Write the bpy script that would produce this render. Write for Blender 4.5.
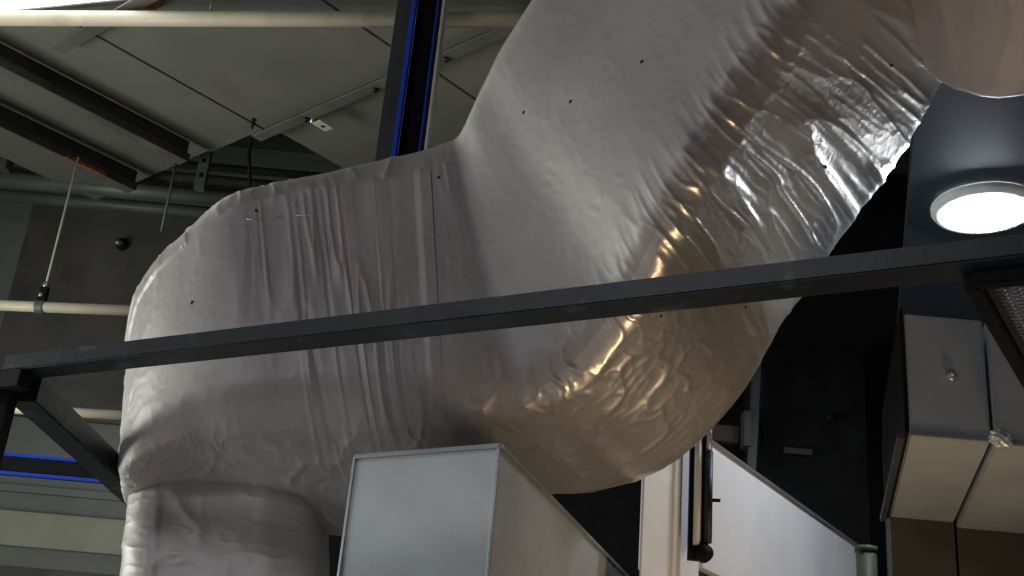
import bpy, bmesh, math, random
import numpy as np
from mathutils import Vector, Matrix

random.seed(4)
for o in list(bpy.data.objects):
    bpy.data.objects.remove(o, do_unlink=True)
scene = bpy.context.scene
COL = scene.collection

# ------------------------------------------------------------------ camera
F = 1200.0
PITCH, ROLL = math.radians(23), math.radians(5)
CAM = np.array([0.0, 0.0, 1.6])
fw = np.array([0, math.cos(PITCH), math.sin(PITCH)])
_u0 = np.array([0, -math.sin(PITCH), math.cos(PITCH)])
_r0 = np.array([1.0, 0, 0])
RT = _r0 * math.cos(ROLL) + _u0 * math.sin(ROLL)
UP = _u0 * math.cos(ROLL) - _r0 * math.sin(ROLL)
cd = bpy.data.cameras.new('camera')
cam = bpy.data.objects.new('camera', cd)
COL.objects.link(cam)
cd.sensor_width = 36.0
cd.lens = F / 1024 * 36
cd.clip_start = 0.02
cam.matrix_world = Matrix(((RT[0], UP[0], -fw[0], CAM[0]), (RT[1], UP[1], -fw[1], CAM[1]),
                           (RT[2], UP[2], -fw[2], CAM[2]), (0, 0, 0, 1)))
scene.camera = cam

# ------------------------------------------------------------------ world, lights, exposure
vs = scene.view_settings
vs.view_transform = 'Standard'
vs.look = 'None'
vs.gamma = 1.0
vs.use_curve_mapping = False
vs.exposure = 0.0
w = bpy.data.worlds.new('hall_air')
scene.world = w
w.use_nodes = True
w.node_tree.nodes['Background'].inputs[0].default_value = (0.62, 0.62, 0.66, 1)
w.node_tree.nodes['Background'].inputs[1].default_value = 0.085


def area(name, loc, target, size, power, color, sy=None, spread=180):
    l = bpy.data.lights.new(name, 'AREA')
    l.shape = 'RECTANGLE'
    l.size = size
    l.size_y = sy or size
    l.energy = power
    l.color = color
    l.spread = math.radians(spread)
    o = bpy.data.objects.new(name, l)
    COL.objects.link(o)
    o.location = loc
    o.rotation_euler = (Vector(target) - Vector(loc)).to_track_quat('-Z', 'Y').to_euler()
    return o


# daylight from the window band on the left side of the hall
area('window_daylight', (-5.2, 4.1, 2.2), (-0.8, 3.9, 3.2), 3.0, 118, (0.94, 1.0, 0.90), 1.8, 150)
# hall fluorescents behind the photographer
area('hall_lamp', (-2.9, -1.2, 4.0), (-0.9, 3.5, 2.9), 0.9, 22, (0.95, 0.93, 1.0), 0.5)
# added fill light: brightens the floor so its bounce reaches the duct's underside
area('floor_bounce_fill', (-1.3, 0.9, 5.0), (-1.0, 1.3, 0.0), 2.0, 40, (1.0, 0.96, 0.97), 0.5, 90)
# warm work lamp low on the right
area('work_lamp', (1.8, 3.2, 1.0), (0.7, 3.9, 2.4), 0.35, 8.0, (1.0, 0.72, 0.38), 0.35, 125)


# ------------------------------------------------------------------ helpers
def ray(x, y):
    return fw + RT * (x - 512) / F + UP * (288 - y) / F


def at(x, y, Y):
    d = ray(x, y)
    return CAM + d * Y / d[1]


def atz(x, y, z):
    d = ray(x, y)
    return CAM + d * (z - CAM[2]) / d[2]


def az(deg):
    a = math.radians(deg)
    return np.array([math.sin(a), math.cos(a), 0.0])


ZV = np.array([0, 0, 1.0])


def link(name, me, mat=None, parent=None):
    o = bpy.data.objects.new(name, me)
    COL.objects.link(o)
    if mat and not me.materials:
        me.materials.append(mat)
    if parent:
        o.parent = parent
        o.matrix_parent_inverse = parent.matrix_world.inverted()
    return o


def tag(o, label=None, cat=None, group=None, kind=None):
    if label: o['label'] = label
    if cat: o['category'] = cat
    if group: o['group'] = group
    if kind: o['kind'] = kind
    return o


def thing(name, label, cat, loc, group=None):
    o = bpy.data.objects.new(name, None)
    COL.objects.link(o)
    o.empty_display_size = 0.1
    o.location = [float(v) for v in loc]
    o.matrix_world = Matrix.Translation([float(v) for v in loc])
    return tag(o, label, cat, group)


def bm_mesh(name, bm, smooth=False):
    bmesh.ops.recalc_face_normals(bm, faces=bm.faces[:])
    me = bpy.data.meshes.new(name)
    bm.to_mesh(me)
    bm.free()
    if smooth:
        for p in me.polygons: p.use_smooth = True
    return me


def hexa(bm, pts):
    """8 points: bottom 0-3 ring, top 4-7 ring"""
    v = [bm.verts.new([float(c) for c in p]) for p in pts]
    fs = [bm.faces.new([v[i] for i in q]) for q in ((0, 1, 2, 3), (7, 6, 5, 4), (0, 4, 5, 1), (1, 5, 6, 2), (2, 6, 7, 3), (3, 7, 4, 0))]
    return v, fs


def obox(bm, o, a, b, c):
    """box from corner o with edge vectors a, b, c"""
    o, a, b, c = (np.array(k, float) for k in (o, a, b, c))
    return hexa(bm, [o, o + a, o + a + b, o + b, o + c, o + a + c, o + a + b + c, o + b + c])


def boxpart(name, o, a, b, c, mat, parent=None, bevel=0.0):
    bm = bmesh.new()
    obox(bm, o, a, b, c)
    if bevel:
        bmesh.ops.bevel(bm, geom=bm.edges[:], offset=bevel, segments=2, affect='EDGES', profile=0.6)
    return link(name, bm_mesh(name, bm), mat, parent)


def bar(bm, p, q, wid, hgt, side=None):
    """rect bar from p to q; hgt measured along up-ish, wid sideways, centred"""
    p, q = np.array(p, float), np.array(q, float)
    d = q - p
    d /= np.linalg.norm(d)
    s = np.cross(d, ZV) if side is None else np.array(side, float)
    s = s - d * (s @ d)
    s /= np.linalg.norm(s)
    u = np.cross(s, d)
    s, u = s * wid / 2, u * hgt / 2
    return hexa(bm, [p - s - u, p + s - u, p + s + u, p - s + u, q - s - u, q + s - u, q + s + u, q - s + u])


def barpart(name, p, q, wid, hgt, mat, parent=None, side=None, bevel=0.0):
    bm = bmesh.new()
    bar(bm, p, q, wid, hgt, side)
    if bevel:
        bmesh.ops.bevel(bm, geom=bm.edges[:], offset=bevel, segments=2, affect='EDGES')
    return link(name, bm_mesh(name, bm), mat, parent)


def tube_mesh(name, pts, r, n=14, cap=True):
    pts = [np.array(p, float) for p in pts]
    rs = r if isinstance(r, (list, tuple)) else [r] * len(pts)
    bm = bmesh.new()
    rings = []
    for i, p in enumerate(pts):
        t = pts[min(i + 1, len(pts) - 1)] - pts[max(i - 1, 0)]
        t /= np.linalg.norm(t)
        a = np.cross(t, ZV)
        if np.linalg.norm(a) < 0.05: a = np.cross(t, np.array([1.0, 0, 0]))
        a /= np.linalg.norm(a)
        b = np.cross(t, a)
        rings.append([bm.verts.new((p + rs[i] * (math.cos(2 * math.pi * k / n) * a + math.sin(2 * math.pi * k / n) * b)).tolist()) for k in range(n)])
    for A, B in zip(rings, rings[1:]):
        for k in range(n):
            bm.faces.new((A[k], A[(k + 1) % n], B[(k + 1) % n], B[k]))
    if cap:
        bm.faces.new(rings[0]); bm.faces.new(rings[-1][::-1])
    return bm_mesh(name, bm, True)


def tube(name, pts, r, mat, parent=None, n=14):
    return link(name, tube_mesh(name, pts, r, n), mat, parent)


def disc_mesh(name, c, nrm, r, h, n=24):
    c, nrm = np.array(c, float), np.array(nrm, float)
    nrm /= np.linalg.norm(nrm)
    return tube_mesh(name, [c, c + nrm * h], r, n)


# --- materials
def nodes_of(name):
    m = bpy.data.materials.new(name)
    m.use_nodes = True
    nt = m.node_tree
    return m, nt, nt.nodes['Principled BSDF']


def paint(name, col, rough=0.5, metal=0.0, var=0.25, scale=3.0, bump=0.0, bscale=40.0, stain=None, stain_amt=0.45, spec=0.5):
    """painted or bare sheet with cloudy tone variation, fine relief and optional stains"""
    m, nt, b = nodes_of(name)
    N, L = nt.nodes, nt.links
    tc = N.new('ShaderNodeTexCoord')
    n1 = N.new('ShaderNodeTexNoise'); n1.inputs['Scale'].default_value = scale; n1.inputs['Detail'].default_value = 6
    L.new(tc.outputs['Object'], n1.inputs['Vector'])
    r = N.new('ShaderNodeValToRGB')
    r.color_ramp.elements[0].position = 0.3; r.color_ramp.elements[1].position = 0.72
    r.color_ramp.elements[0].color = (*[c * (1 - var) for c in col], 1)
    r.color_ramp.elements[1].color = (*[min(1, c * (1 + var)) for c in col], 1)
    L.new(n1.outputs['Fac'], r.inputs['Fac'])
    out = r.outputs['Color']
    if stain:
        n2 = N.new('ShaderNodeTexNoise'); n2.inputs['Scale'].default_value = scale * 1.7; n2.inputs['Detail'].default_value = 8
        mp = N.new('ShaderNodeMapping'); mp.inputs['Location'].default_value = (3.1, 7.7, 1.3)
        L.new(tc.outputs['Object'], mp.inputs['Vector']); L.new(mp.outputs['Vector'], n2.inputs['Vector'])
        r2 = N.new('ShaderNodeValToRGB')
        r2.color_ramp.elements[0].position = 0.58; r2.color_ramp.elements[1].position = 0.70
        r2.color_ramp.elements[0].color = (0, 0, 0, 1); r2.color_ramp.elements[1].color = (stain_amt,) * 3 + (1,)
        L.new(n2.outputs['Fac'], r2.inputs['Fac'])
        mx = N.new('ShaderNodeMixRGB'); mx.inputs['Color2'].default_value = (*stain, 1)
        L.new(r2.outputs['Color'], mx.inputs['Fac']); L.new(out, mx.inputs['Color1'])
        out = mx.outputs['Color']
    L.new(out, b.inputs['Base Color'])
    b.inputs['Roughness'].default_value = rough
    b.inputs['Metallic'].default_value = metal
    b.inputs['Specular IOR Level'].default_value = spec
    if bump:
        n3 = N.new('ShaderNodeTexNoise'); n3.inputs['Scale'].default_value = bscale; n3.inputs['Detail'].default_value = 5
        L.new(tc.outputs['Object'], n3.inputs['Vector'])
        bp = N.new('ShaderNodeBump'); bp.inputs['Strength'].default_value = bump; bp.inputs['Distance'].default_value = 0.01
        L.new(n3.outputs['Fac'], bp.inputs['Height']); L.new(bp.outputs['Normal'], b.inputs['Normal'])
    return m


def foil(name, col, metal=0.8, rough=0.4, crink=0.35):
    m, nt, b = nodes_of(name)
    N, L = nt.nodes, nt.links
    tc = N.new('ShaderNodeTexCoord')
    n1 = N.new('ShaderNodeTexNoise'); n1.inputs['Scale'].default_value = 2.2; n1.inputs['Detail'].default_value = 7
    L.new(tc.outputs['Object'], n1.inputs['Vector'])
    r = N.new('ShaderNodeValToRGB')
    r.color_ramp.elements[0].position = 0.3; r.color_ramp.elements[1].position = 0.7
    r.color_ramp.elements[0].color = (*[c * 0.86 for c in col], 1); r.color_ramp.elements[1].color = (*[min(1, c * 1.1) for c in col], 1)
    L.new(n1.outputs['Fac'], r.inputs['Fac'])
    # dust smudges
    n2 = N.new('ShaderNodeTexNoise'); n2.inputs['Scale'].default_value = 9; n2.inputs['Detail'].default_value = 9; n2.inputs['Roughness'].default_value = 0.7
    L.new(tc.outputs['Object'], n2.inputs['Vector'])
    r2 = N.new('ShaderNodeValToRGB')
    r2.color_ramp.elements[0].position = 0.6; r2.color_ramp.elements[1].position = 0.8
    r2.color_ramp.elements[0].color = (0, 0, 0, 1); r2.color_ramp.elements[1].color = (0.3, 0.3, 0.3, 1)
    L.new(n2.outputs['Fac'], r2.inputs['Fac'])
    mx = N.new('ShaderNodeMixRGB'); mx.inputs['Color2'].default_value = (0.2, 0.18, 0.16, 1)
    L.new(r2.outputs['Color'], mx.inputs['Fac']); L.new(r.outputs['Color'], mx.inputs['Color1'])
    L.new(mx.outputs['Color'], b.inputs['Base Color'])
    b.inputs['Metallic'].default_value = metal
    rr = N.new('ShaderNodeMapRange')
    rr.inputs['To Min'].default_value = rough - 0.08; rr.inputs['To Max'].default_value = rough + 0.1
    L.new(n1.outputs['Fac'], rr.inputs['Value']); L.new(rr.outputs['Result'], b.inputs['Roughness'])
    # fine crinkle: creased cells + grain
    v = N.new('ShaderNodeTexNoise'); v.inputs['Scale'].default_value = 26; v.inputs['Detail'].default_value = 5; v.noise_type = 'RIDGED_MULTIFRACTAL' if hasattr(v, 'noise_type') else v.noise_type
    L.new(tc.outputs['Object'], v.inputs['Vector'])
    bp = N.new('ShaderNodeBump'); bp.inputs['Strength'].default_value = crink; bp.inputs['Distance'].default_value = 0.006
    L.new(v.outputs['Fac'], bp.inputs['Height'])
    L.new(bp.outputs['Normal'], b.inputs['Normal'])
    return m


def glow(name, col, s):
    m, nt, b = nodes_of(name)
    b.inputs['Base Color'].default_value = (*col, 1)
    b.inputs['Emission Color'].default_value = (*col, 1)
    b.inputs['Emission Strength'].default_value = s
    return m


M = dict(
    foil=foil('foil_jacket_scrim', (0.46, 0.42, 0.425), 0.28, 0.50, 0.26),
    foil_shiny=foil('foil_bright', (0.60, 0.565, 0.55), 0.7, 0.33, 0.26),
    tape=paint('foil_tape', (0.62, 0.63, 0.60), 0.42, 0.6, 0.1),
    galv=paint('galvanised_sheet', (0.36, 0.385, 0.41), 0.42, 0.12, 0.12, 4, 0.05, 60),
    galv_edge=paint('galvanised_edge', (0.32, 0.33, 0.36), 0.4, 0.6, 0.2),
    white=paint('white_coated_sheet', (0.80, 0.79, 0.83), 0.45, 0.0, 0.06, 3),
    dark=paint('blue_black_steel', (0.016, 0.020, 0.026), 0.45, 0.0, 0.25, 8, 0.08, 90, stain=(0.09, 0.11, 0.13), stain_amt=0.5, spec=0.3),
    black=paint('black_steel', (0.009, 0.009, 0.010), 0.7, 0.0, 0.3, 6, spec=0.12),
    wear=paint('worn_steel_paint', (0.25, 0.30, 0.34), 0.5, 0.2, 0.4, 40),
    ceil=paint('ceiling_panel_paint', (0.17, 0.166, 0.148), 0.65, 0, 0.12, 1.5, stain=(0.12, 0.10, 0.05), stain_amt=0.3),
    ceil_dark=paint('ceiling_dark_paint', (0.075, 0.078, 0.075), 0.7, 0, 0.2, 2),
    joist=paint('joist_brown_paint', (0.035, 0.034, 0.030), 0.6, 0, 0.3, 4, stain=(0.08, 0.065, 0.03)),
    flange=paint('flange_grey_paint', (0.12, 0.12, 0.112), 0.55, 0, 0.25, 6, stain=(0.3, 0.15, 0.05), stain_amt=0.4),
    wall=paint('wall_grey_paint', (0.20, 0.215, 0.205), 0.75, 0, 0.12, 1.2),
    wall_dark=paint('wall_dark_panel', (0.095, 0.088, 0.08), 0.75, 0, 0.2, 2.5, stain=(0.04, 0.035, 0.03)),
    wall_band=paint('wall_pale_band', (0.34, 0.35, 0.28), 0.7, 0, 0.12, 3),
    cream=paint('cream_pipe_paint', (0.66, 0.58, 0.44), 0.5, 0, 0.12, 3, stain=(0.25, 0.17, 0.08), stain_amt=0.35),
    conduit=paint('conduit_grey', (0.11, 0.115, 0.11), 0.5, 0.1, 0.2),
    steel=paint('zinc_steel', (0.45, 0.45, 0.43), 0.35, 0.8, 0.25, 20),
    rust=paint('rusty_steel', (0.24, 0.09, 0.03), 0.8, 0, 0.5, 30, stain=(0.45, 0.22, 0.06)),
    blue=paint('blue_edge_strip', (0.012, 0.06, 0.62), 0.35, 0, 0.15, 6),
    channel=paint('channel_grey_steel', (0.055, 0.058, 0.066), 0.45, 0.2, 0.2, 5),
    pale=paint('pale_edge', (0.55, 0.54, 0.50), 0.5, 0.2, 0.2),
    plastic=paint('lamp_ring_plastic', (0.80, 0.82, 0.80), 0.4, 0, 0.03),
    soffit=paint('soffit_blue_black', (0.03, 0.04, 0.055), 0.55, 0, 0.2, 2),
    brown=paint('brown_sheet', (0.07, 0.058, 0.045), 0.6, 0.1, 0.2, 4),
    olive=paint('olive_post_paint', (0.055, 0.058, 0.04), 0.55, 0, 0.25, 6),
    floor=paint('concrete_floor', (0.42, 0.40, 0.38), 0.8, 0, 0.2, 1.5, 0.2, 30),
    lamp=glow('lamp_diffuser', (0.88, 0.95, 1.0), 95.0),
    sky=glow('skylight_daylight', (0.92, 0.97, 1.0), 3.0),
    dot=paint('pin_dark', (0.03, 0.025, 0.022), 0.5, 0.2, 0.3),
)


# ------------------------------------------------------------------ numpy noise for foil wrinkles
def _hash(ix, iy, seed):
    n = (ix * 374761393 + iy * 668265263 + seed * 1442695041) & 0xFFFFFFFF
    n = ((n ^ (n >> 13)) * 1274126177) & 0xFFFFFFFF
    n = n ^ (n >> 16)
    return (n & 0xFFFF) / 65535.0 * 2 - 1


def vnoise(x, y, seed=0):
    x0, y0 = np.floor(x).astype(np.int64), np.floor(y).astype(np.int64)
    fx, fy = x - x0, y - y0
    fx, fy = fx * fx * (3 - 2 * fx), fy * fy * (3 - 2 * fy)
    a, b = _hash(x0, y0, seed), _hash(x0 + 1, y0, seed)
    c, d = _hash(x0, y0 + 1, seed), _hash(x0 + 1, y0 + 1, seed)
    return (a * (1 - fx) + b * fx) * (1 - fy) + (c * (1 - fx) + d * fx) * fy


def fbm(x, y, seed=0, o=4):
    s, a, f = 0, 0.5, 1.0
    for i in range(o):
        s = s + a * vnoise(x * f, y * f, seed + i); a *= 0.5; f *= 2.03
    return s


def ridge(x, y, seed=0):
    wx = x + 0.6 * fbm(x * 0.5, y * 0.7, seed + 9)
    return np.clip(1 - np.abs(vnoise(wx, y, seed)) * 2.2, 0, 1) ** 2


def catmull(P, n):
    """P (k, d) -> n samples, uniform in station index"""
    P = np.asarray(P, float)
    k = len(P)
    t = np.linspace(0, k - 1, n)
    i = np.clip(np.floor(t).astype(int), 0, k - 2)
    u = (t - i)[:, None]
    p0, p1, p2, p3 = P[np.clip(i - 1, 0, k - 1)], P[i], P[i + 1], P[np.clip(i + 2, 0, k - 1)]
    return 0.5 * ((2 * p1) + (-p0 + p2) * u + (2 * p0 - 5 * p1 + 4 * p2 - p3) * u ** 2 + (-p0 + 3 * p1 - 3 * p2 + p3) * u ** 3)


def rounded_square(n, r):
    """unit square loop (u, v), corner radius r, starting mid of the front side; even arc spacing"""
    pts = []
    def seg(a, b):
        for k in range(24): pts.append((a[0] + (b[0] - a[0]) * k / 24, a[1] + (b[1] - a[1]) * k / 24))
    def arc(cx, cy, a0):
        for k in range(16):
            a = math.radians(a0 + 90 * k / 16); pts.append((cx + r * math.cos(a), cy + r * math.sin(a)))
    # v=0 front, v=1 back; u=0 top, u=1 bottom
    seg((r, 0), (1 - r, 0)); arc(1 - r, r, -90)
    seg((1, r), (1, 1 - r)); arc(1 - r, 1 - r, 0)
    seg((1 - r, 1), (r, 1)); arc(r, 1 - r, 90)
    seg((0, 1 - r), (0, r)); arc(r, r, 180)
    p = np.array(pts + [pts[0]])
    d = np.r_[0, np.cumsum(np.linalg.norm(np.diff(p, axis=0), axis=1))]
    s = np.linspace(0, d[-1], n, endpoint=False)
    return np.c_[np.interp(s, d, p[:, 0]), np.interp(s, d, p[:, 1])]


def loft(name, stations, ns, nt, rad, mat, parent, disp, cap0=False, cap1=False, under=None):
    """stations: list of (T, R, B) world points: top-front, bottom-front, bottom-back edges"""
    T = catmull([s[0] for s in stations], ns)
    Rr = catmull([s[1] for s in stations], ns)
    B = catmull([s[2] for s in stations], ns)
    K = T + B - Rr
    r_a, r_b = rad if isinstance(rad, tuple) else (rad, rad)
    q, q_a = rounded_square(nt, r_b), rounded_square(nt, r_a)
    k_ = np.clip(np.linspace(0, 1, ns) / 0.45, 0, 1)[:, None]
    k_ = k_ * k_ * (3 - 2 * k_)
    rad = r_b
    u = (q_a[:, 0][None] * (1 - k_) + q[:, 0][None] * k_)[..., None]
    v = (q_a[:, 1][None] * (1 - k_) + q[:, 1][None] * k_)[..., None]
    G = (T[:, None] * (1 - u) * (1 - v) + Rr[:, None] * u * (1 - v) + B[:, None] * u * v + K[:, None] * (1 - u) * v)
    # normals
    ds = np.gradient(G, axis=0)
    dt = (np.roll(G, -1, 1) - np.roll(G, 1, 1))
    nrm = np.cross(ds, dt)
    nrm /= np.linalg.norm(nrm, axis=2, keepdims=True) + 1e-9
    cen = G.mean(axis=1, keepdims=True)
    if ((G - cen) * nrm).sum() < 0: nrm = -nrm
    mid = (T + Rr + B + K) / 4
    S = np.r_[0, np.cumsum(np.linalg.norm(np.diff(mid, axis=0), axis=1))][:, None] * np.ones((1, nt))
    per = np.linalg.norm(np.diff(G, axis=1), axis=2).sum(1).mean()
    Tt = np.linspace(0, per, nt)[None, :] * np.ones((ns, 1))
    h = disp(S, Tt, q[:, 0][None] * np.ones((ns, 1)), q[:, 1][None] * np.ones((ns, 1)), G)
    G = G + nrm * h[..., None]
    verts = G.reshape(-1, 3).tolist()
    faces = []
    for i in range(ns - 1):
        for j in range(nt):
            j2 = (j + 1) % nt
            faces.append((i * nt + j, i * nt + j2, (i + 1) * nt + j2, (i + 1) * nt + j))
    if cap0: faces.append(tuple(range(nt))[::-1])
    if cap1: faces.append(tuple((ns - 1) * nt + k for k in range(nt)))
    me = bpy.data.meshes.new(name)
    me.from_pydata(verts, [], faces)
    me.update()
    bm = bmesh.new(); bm.from_mesh(me)
    bmesh.ops.recalc_face_normals(bm, faces=bm.faces[:]); bm.to_mesh(me); bm.free()
    for p in me.polygons: p.use_smooth = True
    o = link(name, me, mat, parent)
    if under:
        me.materials.append(under)
        flag = (q[:, 0] > 1 - rad * 0.45) & (q[:, 1] < 1 - rad * .3)
        for k, p in enumerate(me.polygons):
            if k < (ns - 1) * nt and flag[p.vertices[0] % nt]: p.material_index = 1
    return o, G


# ------------------------------------------------------------------ the setting
HC = 5.1                                        # main ceiling height
E1, E2 = az(42), az(-48)
O = atz(265, 130, HC)
bm = bmesh.new(); obox(bm, (-9, -5, -0.1), (16, 0, 0), (0, 14, 0), (0, 0, 0.1))
tag(link('floor', bm_mesh('floor', bm), M['floor']), 'grey concrete hall floor below the ducts', 'floor', kind='structure')
bm = bmesh.new(); obox(bm, (-9, -5, HC + 0.85), (16, 0, 0), (0, 14, 0), (0, 0, 0.1))
ceil = tag(link('ceiling', bm_mesh('ceiling', bm), M['ceil_dark']), 'high ceiling of grey painted sheet panels', 'ceiling', kind='structure')


def cpt(a, b, z=HC):
    p = O + E1 * a + E2 * b
    return np.array([p[0], p[1], z])


def cinv(p):
    d = p - O
    return d @ E1, d @ E2


def cpanel(a0, a1, b0, b1, z=HC, g=0.009, mat='ceil'):
    boxpart('panel', cpt(a0 + g, b0 + g, z), E1 * (a1 - a0 - 2 * g), E2 * (b1 - b0 - 2 * g), (0, 0, 0.12), M[mat], ceil, 0.004)


j1 = cinv(atz(185, 160, HC - .13))[1]
j2 = cinv(atz(135, 188, HC - .13))[1]
cpanel(-2.1, 0, 0, j1)                          # between the seam and the first joist
cpanel(-2.1, 0, j1, j2, HC + .02)
cpanel(-2.1, 0, j2, j2 + 0.7, HC + .02)
for k in range(3): cpanel(-2.1, 0, -1.25 * (k + 1), -1.25 * k)
for k in range(3): cpanel(-4.2, -2.1, -1.25 * (k + 1), -1.25 * k)
for k in range(3): cpanel(0, 0.75, -1.25 * (k + 1), -1.25 * k, HC + .03)
for k in range(3): cpanel(0.75, 2.2, -1.25 * (k + 1), -1.25 * k, HC + .03)

# back wall
YB = 8.0
bm = bmesh.new(); obox(bm, (-9, YB, 0), (16, 0, 0), (0, 0.2, 0), (0, 0, HC + 0.85))
wall = tag(link('wall_back', bm_mesh('wall_back', bm), M['wall']), 'grey back wall behind the ducts', 'wall', kind='structure')


def wall_box(name, x0, y0, x1, y1, t, mat, parent=wall):
    a, b = at(x0, y0, YB), at(x1, y1, YB)
    return boxpart(name, (a[0], YB - t, b[2]), (b[0] - a[0], 0, 0), (0, t, 0), (0, 0, a[2] - b[2]), M[mat], parent, 0.004)


wall_box('panel', 36, 205, 420, 452, 0.05, 'wall_dark')
wall_box('panel', -160, 470, 420, 528, 0.04, 'wall')
wall_box('panel', -160, 532, 420, 548, 0.07, 'wall_band')
wall_box('panel', -160, 552, 420, 640, 0.03, 'wall_dark')

# right-hand back wall, coloured black for deep shade; soffit with the lamp
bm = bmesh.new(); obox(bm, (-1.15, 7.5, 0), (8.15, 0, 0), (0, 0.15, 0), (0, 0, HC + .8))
tag(link('wall_right', bm_mesh('wall_right', bm), M['black']), 'wall deep behind the right-hand ducts, coloured black for the shade there', 'wall', kind='structure')
lamp_c = at(984, 209, 4.5)
ZS = lamp_c[2] + 0.015
sa, sb = atz(917, 95, ZS), atz(903, 262, ZS)
sd = (sb - sa) / (sb - sa)[1]
sa = sa + sd * (3.62 - sa[1]); sb = sa + sd * 2.8
SX = np.array([3.0, 0, 0]); SH = ZV * .06
bm = bmesh.new(); hexa(bm, [sa, sa + SX, sb + SX, sb, sa + SH, sa + SX + SH, sb + SX + SH, sb + SH])
tag(link('ceiling_soffit', bm_mesh('ceiling_soffit', bm), M['soffit']), 'dark blue lowered soffit around the round lamp', 'ceiling', kind='structure')

# skylight in the far corner of the ceiling
skl = thing('window_1', 'bright skylight strip at the edge of the ceiling', 'skylight', atz(0, 0, HC - 0.02))
skl['kind'] = 'structure'
a, b = atz(-60, 17, HC - .03), atz(150, -4, HC - .03)
dv = b - a
pv = np.array([-dv[1], dv[0], 0]); pv = -pv / np.linalg.norm(pv) * 0.7
if pv[1] > 0: pv = -pv
boxpart('pane', a, dv, pv, (0, 0, 0.02), M['sky'], skl)
boxpart('window_frame', a - np.array([0, 0, 0.01]), dv, -pv * 0.04, (0, 0, 0.05), M['flange'], skl)

# ------------------------------------------------------------------ ceiling steelwork
def joist(b, a0, a1, label, zb, rust_at):
    t = thing('ceiling_joist', label, 'joist', cpt(a0, b, zb), 'painted joists under the ceiling panels')
    boxpart('web', cpt(a0, b, zb), E1 * (a1 - a0), E2 * 0.02, (0, 0, HC - zb), M['joist'], t)
    boxpart('flange', cpt(a0, b - 0.035, zb - 0.018), E1 * (a1 - a0), E2 * 0.09, (0, 0, 0.018), M['flange'], t, 0.003)
    boxpart('lip', cpt(a0, b - 0.045, zb - 0.022), E1 * (a1 - a0), E2 * 0.012, (0, 0, 0.05), M['joist'], t, 0.002)
    boxpart('end_plate', cpt(a1 - 0.012, b - 0.01, zb - 0.01), E1 * 0.012, E2 * 0.05, (0, 0, HC - zb), M['joist'], t, 0.002)
    if rust_at:
        boxpart('rust_patch', cpt(rust_at, b - 0.047, zb - 0.0235), E1 * 0.28, E2 * 0.03, (0, 0, 0.022), M['rust'], t, 0.002)
    return t


zb = HC - .13
q1 = cinv(atz(185, 160, zb)); q2 = cinv(atz(133, 189, zb))
joist(q1[1], -2.4, q1[0], 'upper brown ceiling joist with grey bottom flange', zb, None)
joist(q2[1], -2.4, q2[0], 'lower ceiling joist with rusty flange above the hanger rod', zb, -0.62)

# angle bar along the panel edge
an = thing('angle_bar', 'grey steel angle bar slanting under the ceiling panel edge', 'angle bar', cpt(0, 0, HC - 0.1))
p0, p1 = cpt(0.0, 0.02, HC - .06), cpt(0.0, -2.6, HC - .06)
d = p1 - p0
boxpart('upright_leg', p0, d, E1 * 0.012, (0, 0, 0.075), M['channel'], an, 0.002)
boxpart('flat_leg', p0 - np.array([0, 0, .012]), d, -E1 * 0.07, (0, 0, 0.012), M['flange'], an, 0.002)
for k in (0.42, 0.98, 1.5):
    c = cpt(-0.03, -k, HC - .07)
    link('bolt', disc_mesh('bolt', c, (0, 0, -1), 0.016, 0.02, 8), M['dot'], an)
c = atz(312, 124, HC - .1)
clip = thing('beam_clip', 'small pale metal clip tab on the angle bar', 'clip', c)
boxpart('plate', c - E1 * .0, E1 * 0.1, -E2 * 0.07, (0, 0, 0.008), M['cream'], clip, 0.002)
link('stud', tube_mesh('stud', [c + np.array([0, 0, 0.004]), c + np.array([0, 0, 0.11])], 0.014, 8), M['steel'], clip)
link('hole', disc_mesh('hole', c + E1 * .05 - E2 * .035 - np.array([0, 0, .001]), (0, 0, -1), 0.012, 0.002, 10), M['dot'], clip)

# loose flat strut near the skylight
tag(barpart('flat_strut', atz(57, 50, HC - .07), atz(165, -12, HC - .07), 0.075, 0.012, M['flange'], None, None, 0.002),
    'flat grey steel strut crossing beneath the ceiling by the skylight', 'strut')
tag(boxpart('rusted_bracket', atz(139, 3, HC - .1) + ZV * .05, E1 * 0.12, E2 * 0.1, (0, 0, 0.05), M['rust'], None, 0.006),
    'rust-orange bracket above the long cream pipe', 'bracket')

# long cream pipe across the top
p = at(-60, 18, 5.1); q = atz(560, 20, p[2])
pp = thing('cream_pipe', 'long cream painted pipe running under the ceiling across the top', 'pipe', p)
tube('pipe_run', [p, q], 0.038, M['cream'], pp, 20)
for k in (0.05, 0.45):
    c = p + (q - p) * k
    tube('hanger', [c + ZV * 0.03, np.array([c[0], c[1], HC])], 0.006, M['steel'], pp, 8)

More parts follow.
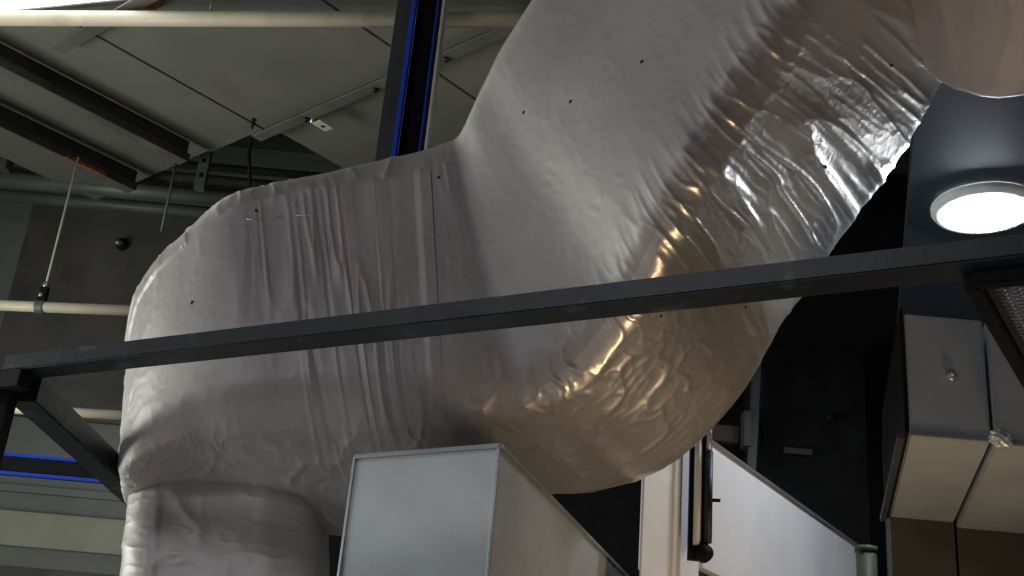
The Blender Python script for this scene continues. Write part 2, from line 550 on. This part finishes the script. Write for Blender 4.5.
# lower cream pipe with hanger
YQ = atz(72, 161, zb)[1]
p = at(-80, 302, YQ); q = atz(160, 312, p[2])
pp = thing('lower_cream_pipe', 'cream pipe on a clamp hanger left of the big duct', 'pipe', p)
tube('pipe_run', [p, q], 0.031, M['cream'], pp, 18)
c = p + (q - p) * ((42 + 80) / 240)
hg = thing('hanger_rod', 'thin threaded hanger rod with dark clamp holding the cream pipe', 'hanger', c)
top = np.array([c[0], c[1], zb - .02])
tube('rod', [c + ZV * 0.1, top], 0.0075, M['pale'], hg, 8)
bm = bmesh.new()
for k in range(24):
    a0, a1 = 2 * math.pi * k / 24, 2 * math.pi * (k + 1) / 24
    ax = (q - p) / np.linalg.norm(q - p); s = np.cross(ax, ZV)
    ring = lambda r, a, o: c + ax * o + r * (math.cos(a) * s + math.sin(a) * ZV)
    hexa(bm, [ring(.032, a0, -.022), ring(.040, a0, -.022), ring(.040, a0, .022), ring(.032, a0, .022),
              ring(.032, a1, -.022), ring(.040, a1, -.022), ring(.040, a1, .022), ring(.032, a1, .022)])
link('clamp_ring', bm_mesh('clamp_ring', bm), M['conduit'], hg)
boxpart('clamp_yoke', c + np.array([-.022, -.02, .036]), (.044, 0, 0), (0, .04, 0), (0, 0, .085), M['black'], hg, 0.004)
link('nut', disc_mesh('nut', c + ZV * 0.12, ZV, 0.02, 0.03, 6), M['steel'], hg)
link('nut', disc_mesh('nut', c + ZV * 0.062 + np.array([0, -.03, 0]), (0, -1, 0), 0.014, 0.015, 6), M['steel'], hg)

# third pipe, low left, and the blue edged tray
p = at(-60, 404, 6.2); q = atz(160, 418, p[2])
tag(tube('wall_pipe', [p, q], 0.026, M['cream'], None, 16), 'thin cream pipe behind the dark diagonal brace', 'pipe')
p = at(-60, 449, 6.4); q = at(150, 461, 6.4); q[2] = p[2]
tr = thing('cable_tray', 'dark horizontal channel with two blue edge strips, low left', 'channel', p)
boxpart('channel', p - ZV * .095, q - p, (0, .08, 0), (0, 0, .09), M['black'], tr)
for dz in (0.0, -.1): boxpart('edge_strip', p + np.array([0, -.012, dz - .006]), q - p, (0, .02, 0), (0, 0, .016), M['blue'], tr)
tube('cable', [at(72, 447, 6.38), at(83, 460, 6.37), at(95, 472, 6.38)], 0.007, M['conduit'], tr, 8)

# dark conduits beneath the ceiling at the back
for (y0, y1, Y, r, lab) in ((146, 152, 7.5, .03, 'uppermost'), (161, 170, 7.3, .05, 'second from the top'), (176, 186, 7.2, .055, 'third from the top'), (192, 204, 7.6, .045, 'lowest')):
    p = at(-30, y0, Y); q = atz(330, y1 + 8, p[2]); 
    q[1] = Y
    tag(tube('conduit_pipe', [p, q], r, M['conduit'], None, 14), 'dark grey conduit along the back wall, %s of four' % lab, 'conduit', 'conduits along the back wall')
c0, c1 = at(214, 118, 6.9), at(222, 192, 6.9)
hc = thing('slotted_channel', 'short dark slotted channel hanging above the big duct', 'channel', c1)
c1 = np.array([c0[0], c0[1], c1[2]])
barpart('upright', c1, c0, 0.07, 0.05, M['conduit'], hc, (1, 0, 0), 0.003)
for k in range(4): boxpart('slot', c1 + (c0 - c1) * (0.15 + .2 * k) + np.array([-.012, -.028, 0]), (.024, 0, 0), (0, .004, 0), (0, 0, .03), M['black'], hc)
tube('drop_rod', [c0, np.array([c0[0], c0[1], HC + .85])], 0.012, M['conduit'], hc, 8)
boxpart('head_plate', c0 + np.array([-.07, -.05, -.03]), (.16, 0, 0), (0, .1, 0), (0, 0, .05), M['conduit'], hc, 0.003)
tag(tube('black_cable', [atz(254, 118, HC), at(251, 135, 6.3), at(249, 155, 6.3), at(250, 190, 6.35)], 0.011, M['black'], None, 10), 'black cable dropping behind the duct beside the slotted channel', 'cable')
a = at(173, 178, 6.6); b = at(169, 232, 6.6)
tag(tube('thin_rod', [np.array([a[0], a[1], HC]), np.array([a[0], a[1], b[2]])], 0.009, M['conduit'], None, 8), 'thin grey drop rod beside the left shoulder of the duct', 'rod')
c = at(122, 244, 7.93)
jb = thing('wall_valve', 'small round fitting on the dark wall panel', 'fitting', c)
link('flange', disc_mesh('flange', c + np.array([0, .02, 0]), (0, -1, 0), 0.045, 0.03, 16), M['black'], jb)
link('stub', disc_mesh('stub', c, (-.3, -1, -.2), 0.022, 0.07, 12), M['steel'], jb)
c = at(4, 150, 6.9)
bx = thing('junction_box', 'dark junction box at the far left under the joists', 'box', c)
boxpart('body', c + np.array([-.12, 0, -.12]), (.16, 0, 0), (0, .1, 0), (0, 0, .2), M['ceil_dark'], bx, 0.006)
link('gland', disc_mesh('gland', c + np.array([.04, .05, -.02]), (1, 0, 0), 0.03, 0.05, 12), M['conduit'], bx)

# ------------------------------------------------------------------ blue striped post
YP = 4.42
tl, tr_ = at(391, 0, YP), at(437, 0, YP)
bl = at(380, 145, YP)
pb = thing('blue_striped_post', 'dark steel channel post with bright blue edge strips above the duct', 'post', (bl[0], YP, bl[2] - .35))
wd = tr_[0] - tl[0]
z0, h = bl[2] - .35, HC - bl[2] + .35 + .02
x0 = (tl[0] + bl[0]) / 2 + 0.02
def pbox(name, xa, xb, ya, yb, mat): boxpart(name, (x0 + xa * wd, YP + ya, z0), ((xb - xa) * wd, 0, 0), (0, yb - ya, 0), (0, 0, h), M[mat], pb, 0.002)
pbox('flange', -.06, .27, 0, .14, 'channel')
pbox('edge_strip', .27, .36, -.012, .05, 'blue')
pbox('web', .36, .84, .06, .12, 'black')
pbox('edge_strip', .80, .845, .01, .07, 'blue')
pbox('back_flange', .845, .93, -.005, .14, 'black')
pbox('trim_edge', .93, .985, -.015, .14, 'pale')

# ------------------------------------------------------------------ the foil wrapped duct
duct = thing('insulated_duct', 'big silver-grey foil-wrapped duct bending across the whole picture', 'duct', at(210, 560, 3.6))


def st(T, R, B):
    return at(*T), at(*R), at(*B)


YF = 3.5
body = [
    st((127, 352, 4.0), (123, 440, 3.98), (124, 474, 4.0)),
    st((130, 318, 3.86), (120, 462, 3.84), (124, 502, 4.1)),
    st((138, 280, 3.74), (127, 458, 3.70), (137, 518, 4.2)),
    st((156, 246, 3.63), (148, 438, 3.58), (175, 524, 4.3)),
    st((186, 214, 3.55), (190, 420, 3.50), (225, 526, 4.3)),
    st((222, 182, YF), (235, 418, 3.46), (282, 530, 4.3)),
    st((268, 165, YF), (295, 412, 3.46), (335, 548, 4.3)),
    st((330, 150, YF), (360, 410, 3.46), (400, 556, 4.3)),
    st((382, 139, YF), (402, 410, 3.46), (450, 543, 4.3)),
    st((428, 129, YF), (444, 410, 3.46), (494, 526, 4.29)),
]
turn = [
    st((424, 129, YF), (436, 410, 3.457), (486, 529, 4.29)),
    st((442, 124, YF), (484, 408, 3.455), (537, 508, 4.285)),
    st((452, 119, YF), (530, 398, 3.44), (605, 503, 4.2)),
    st((462, 100, 3.44), (580, 364, 3.38), (678, 474, 4.06)),
    st((474, 76, 3.40), (622, 312, 3.28), (742, 409, 3.98)),
    st((490, 42, 3.34), (656, 250, 3.14), (795, 318, 3.96)),
    st((513, 4, 3.28), (692, 180, 3.02), (852, 236, 3.96)),
    st((550, -55, 3.21), (732, 110, 2.94), (912, 156, 3.84)),
    st((600, -130, 3.12), (775, 42, 2.86), (954, 78, 3.64)),
    st((650, -200, 3.02), (822, -30, 2.78), (990, 0, 3.42)),
]


def disp_body(S, T, U, V, G):
    h = 0.008 * fbm(S * 2.0, T * 1.6, 3)
    # vertical folds in the wrap near the turn
    band = np.exp(-((S - 0.82) / 0.17) ** 2) * np.clip(1.2 - np.abs(T - .30) / .6, 0, 1)
    h = h + band * (0.008 * ridge(S * 14, T * 1.5, 21) + 0.009 * ridge(S * 31, T * 2.0, 22) - .008 * ridge(S * 22, T * 1.7, 24))
    h = h + 0.0012 * ridge(S * 9, T * 3.0, 5)
    low = np.clip((T - .52) / .2, 0, 1)
    h = h + low * (0.005 * ridge(S * 8 + T * 3, T * 6 - S * 2, 40) + 0.0038 * ridge(S * 22 + 5 * fbm(S * 4, T * 4, 7), T * 18, 11))
    left = np.clip(1 - S / .22, 0, 1)
    h = h + left * (0.004 * ridge(S * 20, T * 7, 14) + .002 * ridge(S * 40, T * 30, 15))
    fade = np.clip((S.max() - S) / .10, 0, 1)
    fade = np.where(T < .42, np.clip(fade, .25, 1), fade)
    lap = np.clip((S - (S.max() - .06)) / .02, 0, 1) * np.clip(1 - np.abs(T - .16) / .42, 0, 1) ** .5
    return h * fade + .007 * lap


def disp_turn(S, T, U, V, G):
    under = np.clip((U - .80) / .15, 0, 1)
    up = np.clip((S - 0.70) / .35, 0, 1)
    h = 0.005 * fbm(S * 2.0, T * 1.6, 13) + .0007 * ridge(S * 5, T * 5, 71) * (1 - under)
    sk = S + T * 0.30
    h = h + under * up * (0.009 * ridge(sk * 8, T * 1.2, 31) + 0.007 * ridge(sk * 19, T * 2.0, 33) + 0.0035 * ridge(sk * 38, T * 3.5, 35) + .0012 * ridge(sk * 70, T * 14, 36))
    h = h + under * (1 - up) * (0.004 * ridge(S * 9, T * 8, 51) + 0.002 * ridge(S * 24, T * 22, 53))
    edge = np.exp(-((U - .97) / .06) ** 2) * np.exp(-(V / .12) ** 2)
    h = h + edge * 0.006 * ridge(S * 16, T * 14, 61)
    start = np.clip(1 - S / .35, 0, 1) * (1 - under) * np.clip(1 - T / .5, 0, 1)
    h = h + start * .005 * ridge(S * 9, T * 3, 72)
    return h * np.clip(S / .12, 0, 1) - .003 * np.clip(1 - S / .08, 0, 1)


jac1, G1 = loft('foil_jacket', body, 360, 320, 0.16, M['foil'], duct, disp_body, cap0=True)
jac1['label'] = 'horizontal foil jacket with vertical folds'
jac2, G2 = loft('foil_jacket', turn, 400, 360, (0.16, 0.10), M['foil'], duct, disp_turn, under=M['foil_shiny'])
jac2['label'] = 'rising foil jacket with shiny creased underside'

upper = [
    st((800, -190, 3.1), (850, -70, 3.0), (928, 72, 3.5)),
    st((840, -190, 3.0), (890, -70, 2.9), (942, 88, 3.42)),
    st((895, -185, 2.92), (930, -62, 2.82), (962, 99, 3.34)),
    st((970, -180, 2.85), (985, -55, 2.76), (994, 107, 3.28)),
    st((1060, -190, 2.8), (1060, -60, 2.70), (1060, 104, 3.22)),
    st((1180, -200, 2.75), (1180, -70, 2.66), (1180, 100, 3.15)),
]
jac3, G3 = loft('foil_jacket', upper, 160, 200, 0.14, M['foil'], duct,
                lambda S, T, U, V, G: 0.008 * fbm(S * 3, T * 2, 80) + 0.006 * ridge(S * 8, T * 1.5, 82) + 0.002 * ridge(S * 20, T * 4, 83), cap0=True, cap1=True)
jac3['label'] = 'upper foil jacket turning off to the right'

d0 = st((120, 462, 3.96), (300, 466, 3.94), (332, 476, 4.4))
d1 = st((119, 490, 3.94), (303, 500, 3.92), (334, 508, 4.4))
d2 = st((113, 535, 3.90), (305, 545, 3.88), (334, 548, 4.4))
d3 = st((107, 585, 3.88), (305, 590, 3.86), (332, 590, 4.4))
dz = lambda s, z: tuple(np.array([p[0], p[1], z]) for p in s)
drop = [d0, d1, d2, d3] + [dz(d3, d3[0][2] - .45), dz(d3, d3[0][2] - 1.1), dz(d3, 0.01)]
jac4, G4 = loft('foil_jacket', drop, 260, 220, 0.24, M['foil'], duct,
                lambda S, T, U, V, G: 0.008 * fbm(S * 3, T * 2, 90) + 0.004 * ridge(S * 8, T * 6, 92) + 0.002 * ridge(S * 24, T * 20, 93))
jac4['label'] = 'foil jacket of the vertical drop, lower left'


def on_surface(px, py, Gs):
    """nearest visible grid point to a pixel"""
    best = None
    for G in Gs:
        P = G.reshape(-1, 3)
        q = P - CAM
        zc = q @ fw
        x = 512 + F * (q @ RT) / zc; y = 288 - F * (q @ UP) / zc
        m = (np.abs(x - px) < 3) & (np.abs(y - py) < 3)
        if m.any():
            i = np.where(m)[0]; i = i[np.argmin(zc[i])]
            if best is None or zc[i] < best[1]: best = (P[i], zc[i])
    return None if best is None else best[0]


for (x, y) in ((892, 68), (826, 170), (190, 301), (521, 115), (568, 102), (641, 60), (748, 330 - 24), (440, 176), (258, 208), (663, 318)):
    c = on_surface(x, y, (G1, G2, G3))
    if c is None: continue
    n = CAM - c
    n /= np.linalg.norm(n)
    link('insulation_pin', disc_mesh('insulation_pin', c - n * .004, n, 0.006, 0.006, 10), M['dot'], jac1 if x < 438 else jac2)
# pale scratches in the foil
for line in (((246, 216), (254, 218), (264, 217)), ((268, 217), (276, 215), (284, 214)), ((298, 214), (308, 213), (318, 213)), ((293, 204), (300, 202))):
    pts = [on_surface(x, y, (G1,)) for x, y in line]
    pts = [p_ + (CAM - p_) / np.linalg.norm(CAM - p_) * .002 for p_ in pts if p_ is not None]
    if len(pts) > 1: link('scratch', tube_mesh('scratch', pts, 0.0016, 6), M['tape'], jac1)
# ------------------------------------------------------------------ steel frame in front
L0 = at(6, 355, 3.2)
R0 = atz(1024, 232, L0[2])
dirb = (R0 - L0) / np.linalg.norm(R0 - L0)
back = np.cross(ZV, dirb); back /= np.linalg.norm(back)
if back[1] < 0: back = -back
frame = thing('steel_frame', 'blue-black steel frame whose long bar crosses in front of the duct', 'steel frame', np.array([L0[0], L0[1], 0]))
HB, DB = 0.046, 0.085
bm = bmesh.new(); obox(bm, L0 - ZV * HB - dirb * 0.005, dirb * 4.2, back * DB, ZV * HB)
bmesh.ops.bevel(bm, geom=bm.edges[:], offset=0.004, segments=2, affect='EDGES')
link('beam', bm_mesh('beam', bm), M['dark'], frame)
pc = L0 + dirb * 0.0 + back * 0.045
boxpart('post', np.array([pc[0] - .05, pc[1] - .02, 0.0]), (.06, 0, 0), (0, .06, 0), (0, 0, L0[2] - HB), M['black'], frame, 0.004)
ba = at(24, 388, 3.26); bb = at(152, 508, 4.42)
bm = bmesh.new(); bar(bm, ba, bb, 0.085, 0.075); bmesh.ops.bevel(bm, geom=bm.edges[:], offset=0.004, segments=2, affect='EDGES')
link('brace', bm_mesh('brace', bm), M['dark'], frame)
boxpart('gusset', L0 + np.array([-.01, .0, -HB - .05]), dirb * 0.09, back * 0.05, (0, 0, .05), M['black'], frame, 0.003)
for (x, y) in ((12, 380), (24, 377)):
    c = at(x, y, 3.21)
    link('bolt', disc_mesh('bolt', c, (0, -1, 0), 0.011, 0.02, 6), M['rust'], frame)

# ------------------------------------------------------------------ sheet-metal ducts
box_z = at(499, 447, 2.95)
bx0 = box_z
bl_ = atz(355, 458, bx0[2]); 
br_ = atz(625, 576, bx0[2])
la = bl_ - bx0
ra = br_ - bx0
ra = ra / np.linalg.norm(ra) * 1.9
gd = thing('sheet_metal_duct', 'galvanised rectangular duct with blue-grey front face below the foil duct', 'duct', bx0 - ZV * bx0[2])
up_z = ZV * 0.62
boxpart('riser', bx0 - ZV * bx0[2] + la * .03 + ra * .01, la * .94, ra * .2, ZV * (bx0[2] - .6), M['galv'], gd)
bm = bmesh.new(); obox(bm, bx0 - up_z, la, ra, up_z)
bmesh.ops.bevel(bm, geom=bm.edges[:], offset=0.004, segments=2, affect='EDGES')
link('duct_body', bm_mesh('duct_body', bm), M['galv'], gd)
nl = la / np.linalg.norm(la); nr = ra / np.linalg.norm(ra)
for c, wv in ((bx0, 1), (bx0 + la, 1)):
    boxpart('corner_seam', c - up_z - nl * .004 * (1 if wv else 0) - nr * .006, nl * .008, nr * .01, up_z, M['galv_edge'], gd, 0.001)
boxpart('top_seam', bx0 - nr * .008 - ZV * .004, la, nr * .012, ZV * .012, M['galv_edge'], gd, 0.001)
boxpart('side_seam', bx0 - nl * .010 - ZV * .004, -nl * 0.0 + nl * .014, ra, ZV * .012, M['galv_edge'], gd, 0.001)

# white coated duct with the black damper arm
w0 = at(702, 436, 4.6)
wr = atz(855, 536, w0[2]) - w0
wl = atz(648, 440, w0[2]) - w0
wr = atz(857, 546, w0[2]) - w0
hw = w0[2] - at(700, 566, 4.6)[2]
wd_ = thing('white_duct', 'white sheet duct corner with sloping top edge under the elbow', 'duct', w0 - ZV * w0[2])
nwl = wl / np.linalg.norm(wl); nwr = wr / np.linalg.norm(wr)
boxpart('side_duct', w0 + nwr * .03 - ZV * hw, wr - nwr * .03, nwl * 0.28 + nwr * .02, ZV * hw, M['white'], wd_, 0.004)
boxpart('top_lip', w0 + nwr * .03 - nwl * .012 - ZV * .004, wr - nwr * .03, nwl * .016, ZV * .010, M['galv_edge'], wd_)
boxpart('front_sheet', w0 - ZV * 1.2 - nwr * .005, -nwr * .5, nwl * 0.008, ZV * 1.16, M['white'], wd_, 0.004)
boxpart('riser', w0 + nwl * .03 + nwr * .06 - ZV * (w0[2] - .01), wl * .9, nwr * 0.25, ZV * (w0[2] - hw - .02), M['brown'], wd_)
dm = thing('damper_arm', 'black and silver rod linkage on the corner of the white duct', 'linkage', at(702, 565, 4.5))
a = at(703, 418, 4.42); b = at(696, 560, 4.42); b[0:2] = a[0:2] + np.array([.0, 0])
boxpart('back_plate', np.array([a[0] - .045, a[1], b[2]]), (.075, 0, 0), (0, .03, 0), (0, 0, a[2] - b[2]), M['black'], dm, 0.003)
tube('silver_rod', [a + np.array([-.02, -.03, 0]), b + np.array([-.02, -.03, .05])], 0.014, M['pale'], dm, 12)
tube('black_sleeve', [a + np.array([.02, -.03, -.14]), b + np.array([.02, -.03, .06])], 0.016, M['dark'], dm, 12)
tube('black_rod', [a + np.array([.02, -.03, 0]), a + np.array([.02, -.03, -.14])], 0.011, M['galv_edge'], dm, 12)
link('pivot', disc_mesh('pivot', b + np.array([.01, -.0, .02]), (0, -1, 0), 0.03, 0.05, 16), M['black'], dm)
link('lock_screw', disc_mesh('lock_screw', b + np.array([.03, -.03, .22]), (1, -.2, 0), 0.007, 0.035, 8), M['black'], dm)

# olive post at the end of the white duct
c = at(866, 548, 5.3)
op = thing('olive_post', 'olive green post at the end of the white duct', 'post', np.array([c[0], c[1], 0]))
tube('shaft', [np.array([c[0], c[1], 0]), c], 0.045, M['olive'], op, 16)
link('cap', disc_mesh('cap', c - ZV * .02, ZV, 0.05, 0.025, 16), M['olive'], op)


# two ducts on the right, seen from below
def end_duct(name, tl, tr, bl, br, Y, run, label, foil_flap=False):
    A, B = at(*bl, Y), at(*br, Y); B[2] = A[2]
    T0 = at(*tl, Y)
    hh = T0[2] - A[2]
    t = thing(name, label, 'duct', A, 'grey ducts with yellow-lit undersides')
    ax = az(15) * run
    bm = bmesh.new(); obox(bm, A, B - A, ax, ZV * hh)
    bmesh.ops.bevel(bm, geom=bm.edges[:], offset=0.005, segments=2, affect='EDGES')
    link('duct_body', bm_mesh('duct_body', bm), M['galv'], t)
    boxpart('bottom_lip', A - np.array([0.004, .006, .006]), B - A + np.array([.008, 0, 0]), (0, .012, 0), ZV * .012, M['galv_edge'], t, 0.001)
    n = np.array([0, -1, 0.0])
    c = A + (B - A) * .55 + ZV * hh * .5
    pg = link('plug', disc_mesh('plug', c - n * .002, n, 0.017, 0.012, 14), M['steel'], t)
    link('plug_pin', disc_mesh('plug_pin', c + n * .008, n, 0.006, 0.012, 10), M['pale'], pg)
    dp = A + ax * 1.0
    boxpart('drop', dp - az(15) * .02 - ZV * 0.5, (B - A), az(15) * .3, ZV * (0.52 + hh * .9), M['brown'], t, 0.004)
    return t, A, B, hh


ta, A_, B_, hh = end_duct('grey_duct', (910, 314), (993, 318), (910, 433), (991, 436), 3.55, 1.15, 'grey duct end with a round plug, left of the right-hand pair')
tb, A2, B2, hh2 = end_duct('grey_duct', (997, 316), (1095, 320), (997, 442), (1095, 446), 3.5, 1.2, 'grey duct end with crumpled foil corner, at the right edge')
# crumpled foil tape between the two
bm = bmesh.new()
bmesh.ops.create_icosphere(bm, subdivisions=4, radius=1.0)
c = at(1000, 438, 3.46)
for v_ in bm.verts:
    n_ = v_.co.normalized()
    k = 1 + 0.16 * math.sin(7 * n_.x + 3 * n_.z) * math.sin(8 * n_.z + 2) + .07 * math.sin(23 * n_.x * n_.z + 5 * n_.y)
    v_.co = Vector((c[0] + n_.x * .034 * k, c[1] + n_.y * .02 * k, c[2] + n_.z * .03 * k))
link('foil_tape', bm_mesh('foil_tape', bm, True), M['tape'], tb)

# black sheet added as shade over the left-hand duct's left flank
sx = np.array([-.014, 0, 0])
boxpart('shade_sheet', A_ + sx + np.array([0, .004, -.004]), az(15) * 1.14, (.012, 0, 0), ZV * (hh + .02), M['black'], ta)
barpart('side_flange', A_ + sx * 2 + ZV * -.01, A_ + sx * 2 + az(15) * 1.14 - ZV * .01, 0.02, 0.02, M['channel'], ta)

# machinery deep on the right, near-black colours standing in for shade
dk = thing('dark_cabinet_duct', 'cabinet deep behind the elbow, coloured almost black for shade', 'cabinet', at(818, 520, 6.95))
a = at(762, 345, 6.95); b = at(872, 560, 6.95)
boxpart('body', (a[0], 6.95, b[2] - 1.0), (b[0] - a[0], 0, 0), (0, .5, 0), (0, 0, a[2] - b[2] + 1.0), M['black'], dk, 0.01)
a = at(784, 447, 6.91); boxpart('dimmed_label', a, (.17, 0, 0), (0, .02, 0), (0, 0, -.035), M['joist'], dk)
link('knob', disc_mesh('knob', at(830, 418, 6.95), (0, -1, 0), 0.03, 0.04, 12), M['black'], dk)
barpart('side_channel', at(751, 470, 6.88), at(757, 360, 6.88), 0.05, 0.05, M['channel'], dk, (1, 0, 0), 0.004)
boxpart('side_bracket', at(744, 410, 6.84), (.05, 0, 0), (0, .1, 0), (0, 0, -.22), M['channel'], dk, 0.004)
a = at(690, 422, 7.0)
tag(boxpart('brown_plank', a, (.3, 0, 0), (0, .06, 0), (0, 0, -.1), M['brown'], None, 0.004), 'brown board in shadow right of the elbow', 'board')

# ------------------------------------------------------------------ round lamp
lm = thing('round_lamp', 'glowing round flush lamp with white ring on dark soffit', 'lamp', lamp_c)
bm = bmesh.new()
n = 64
prof = [(.168, .012), (.168, -.012), (.178, -.024), (.204, -.020), (.215, -.004), (.215, .014)]
rings = [[bm.verts.new((lamp_c[0] + r_ * math.cos(2 * math.pi * k / n), lamp_c[1] + r_ * math.sin(2 * math.pi * k / n), lamp_c[2] + z_)) for k in range(n)] for r_, z_ in prof]
for A, B in zip(rings, rings[1:]):
    for k in range(n): bm.faces.new((A[k], A[(k + 1) % n], B[(k + 1) % n], B[k]))
link('ring', bm_mesh('ring', bm, True), M['plastic'], lm)
bm = bmesh.new()
rings = []
for r_, z_ in ((.170, -.006), (.166, -.020), (.15, -.036), (.1, -.050), (.05, -.056)):
    rings.append([bm.verts.new((lamp_c[0] + r_ * math.cos(2 * math.pi * k / n), lamp_c[1] + r_ * math.sin(2 * math.pi * k / n), lamp_c[2] + z_)) for k in range(n)])
for A, B in zip(rings, rings[1:]):
    for k in range(n): bm.faces.new((A[k], A[(k + 1) % n], B[(k + 1) % n], B[k]))
bm.faces.new(rings[-1])
link('diffuser', bm_mesh('diffuser', bm, True), M['lamp'], lm)

# ------------------------------------------------------------------ expanded-metal panel hung under the bar
zg = L0[2] - HB - .018
gA, gB = atz(972, 281, zg), atz(1040, 400, zg)
gu = gB - gA
gl = np.linalg.norm(gu); gu /= gl
gv = dirb
gw = 0.5
gp = thing('mesh_panel', 'dark framed expanded-metal mesh panel at the right edge under the bar', 'mesh panel', gA)
barpart('frame_bar', gA, gA + gu * gl, 0.03, 0.03, M['black'], gp, None, 0.003)
barpart('frame_bar', gA, gA + gv * gw, 0.03, 0.03, M['black'], gp, None, 0.003)
barpart('frame_bar', gA + gu * gl, gA + gu * gl + gv * gw, 0.03, 0.03, M['black'], gp, None, 0.003)
barpart('frame_bar', gA + gv * gw, gA + gu * gl + gv * gw, 0.03, 0.03, M['black'], gp, None, 0.003)
barpart('inner_lip', gA + gv * .022 + gu * .02 + ZV * .006, gA + gv * .022 + gu * gl + ZV * .006, 0.012, 0.012, M['dark'], gp)
bm = bmesh.new()
cu, cv = 0.019, 0.013
nu, nv = int(gl / cu), int((gw - .03) / cv)
o_ = gA + gv * .03 + gu * .015
pt = lambda i, j, z=0: o_ + gu * cu * i + gv * cv * j + ZV * z
for i in range(nu):
    for j in range(nv):
        a_ = pt(i + (0.5 if j % 2 else 0), j); b1 = pt(i + (0 if j % 2 else 0.5), j + 1); b2 = pt(i + (1 if j % 2 else -0.5), j + 1)
        bar(bm, a_, b1 + ZV * .003, 0.003, 0.004); bar(bm, a_, b2 - ZV * .003, 0.003, 0.004)
ms = link('mesh', bm_mesh('mesh', bm), M['galv_edge'], gp)
ms['kind'] = 'stuff'
